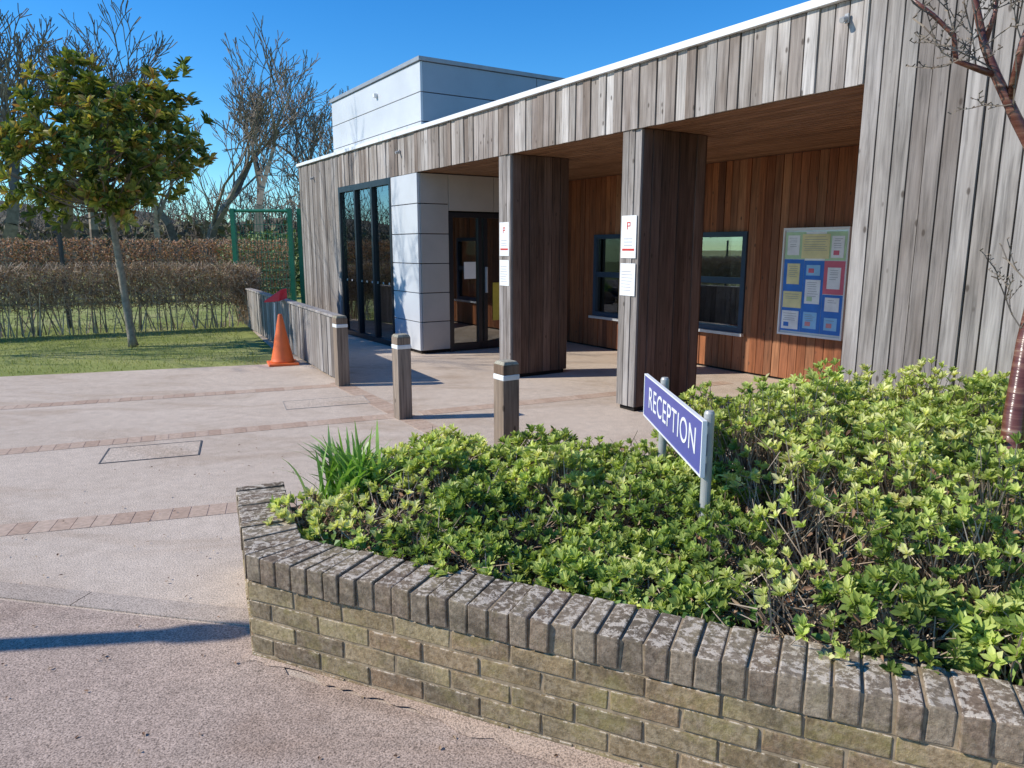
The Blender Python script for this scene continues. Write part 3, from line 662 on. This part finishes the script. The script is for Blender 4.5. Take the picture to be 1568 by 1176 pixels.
def seg2(p,q,z0,z1,mbx,r=.045):
    for s in (p,q): mbx.box(s[0]-r,s[0]+r,s[1]-r,s[1]+r,0,z1+.05,'green')
    mbx.tube([(*p,z1),(*q,z1)],[.034]*2,'green',8); mbx.tube([(*p,z0),(*q,z0)],[.034]*2,'green',8)
g=[(-6.2,16.5),(-4.95,16.55),(-4.75,16.6),(-3.0,17.3)]
A=[]
for i,(a_,b_) in enumerate(zip(g[:-1],g[1:])):
    if i==1: continue
    seg2(a_,b_,.12,2.4,mb); a_=np.array(a_);b_=np.array(b_)
    for t in np.linspace(0,1,18): q=a_+(b_-a_)*t; A.append(((*q,.12),(*q,2.4)))
    for z in np.arange(.3,2.3,.2): A.append(((*a_,z),(*b_,z)))
mb.build('frame',gt); npmesh('mesh',[sticks([a[0] for a in A],[a[1] for a in A],.0065,.0065,'green')],gt)
def m_cherry():
    m,nt,b=newmat('cherry_bark',.25,.5); v=coords(nt,(1,1,14)); n=noise(nt,v,3,4,.6,.3)
    c=ramp(nt,n,[(.3,(.08,.025,.015)),(.5,(.14,.05,.035)),(.62,(.22,.11,.07)),(.72,(.34,.26,.19))]); col(nt,b,c); bump(nt,b,n,.5,.006); return m
M['cherry']=m_cherry()
ct=empty('cherry_tree'); mb=MB()
mb.tube([(2.05,2.86,.25),(2.07,2.9,.6),(2.12,2.98,.9),(2.2,3.08,1.2),(2.27,3.12,1.6),(2.2,3.14,1.95),(2.08,3.14,2.12),(2.0,3.18,2.3),(1.95,3.2,2.42),(1.91,3.24,2.62),(1.8,3.3,3.0)],[.054,.046,.042,.038,.034,.029,.022,.019,.016,.013,.009],'cherry',14)
mb.tube([(2.0,3.18,2.3),(1.92,3.19,2.33),(1.84,3.2,2.36),(1.82,3.2,2.46),(1.74,3.22,2.54),(1.64,3.24,2.62)],[.015,.013,.011,.01,.009,.006],'cherry',10)
mb.tube([(2.05,3.15,2.2),(2.04,3.1,2.4),(2.08,3.1,2.55),(2.05,3.1,2.8)],[.016,.014,.012,.009],'cherry',10)
mb.tube([(1.95,3.2,2.42),(1.98,3.2,2.55),(1.96,3.22,2.75)],[.012,.009,.006],'cherry',8)
mb.build('trunk',ct,smooth=True)
A=[];B=[];RA=[];st=[((1.84,3.2,2.36),(-.5,0,.3)),((1.82,3.2,2.46),(-.3,.1,.7)),((1.92,3.19,2.33),(-.3,-.2,.5)),((1.95,3.2,2.42),(-.4,.1,.5)),((2.0,3.18,2.3),(-.5,.2,.2)),((2.04,3.1,2.4),(-.4,0,.6)),((1.74,3.22,2.54),(-.6,0,.0)),((2.08,3.14,2.12),(-.4,.0,.35)),((2.2,3.08,1.2),(-.3,.1,.7)),((2.24,3.1,1.4),(-.3,.0,.6)),((1.91,3.24,2.6),(.2,.1,.5)),((2.08,3.1,2.55),(-.5,.2,.1)),((1.96,3.2,2.5),(-.5,0,-.3))]
rg=random.Random(4)
def tw(p,d,l,r,k):
    d=Vector(d).normalized(); p=Vector(p)
    for i in range(4):
        d=(d+Vector((rg.gauss(0,.25),rg.gauss(0,.25),rg.gauss(.08,.2)))).normalized(); q=p+d*l/4; A.append(tuple(p));B.append(tuple(q));RA.append(r); p=q
        if k<2 and rg.random()<.55: tw(p,d+Vector((rg.gauss(0,.8),rg.gauss(0,.8),rg.gauss(.1,.6))),l*.55,r*.7,k+1)
        A.append(tuple(p));B.append(tuple(p+Vector((rg.gauss(0,.008),rg.gauss(0,.008),.008))));RA.append(.0035)
for p,d in st: tw(p,d,.27,.004,0)
npmesh('twigs',[sticks(A,B,np.array(RA),np.array(RA)*.8,'btwig')],ct)
M['upost']=m_plain('unseen_post_paint',(.12,.13,.13),.5,.3)
lp=MB(); lp.tube([(-5.2,2.33,0),(-5.2,2.33,.6),(-5.2,2.33,.62),(-5.2,2.33,2.75)],[.09,.09,.06,.055],'upost',16); lp.tube([(-5.2,2.33,2.75),(-5.2,2.33,2.8),(-5.2,2.33,2.95),(-5.2,2.33,3.0)],[.06,.08,.08,.05],'white',16); lp.build('unseen_post',smooth=False)  # unseen post left of view, height shaped so its cast shadow ends at the planter
n=320; P=np.zeros((n,3)); P[:,0]=rs.uniform(-3,1.5,n);P[:,1]=rs.uniform(1.2,6,n);P[:,2]=.012
npmesh('fallen_leaves',[leaves(P,rdir(n)*[1,1,.1],rdir(n,3),rs.uniform(.006,.022,n),.010,'dead')])
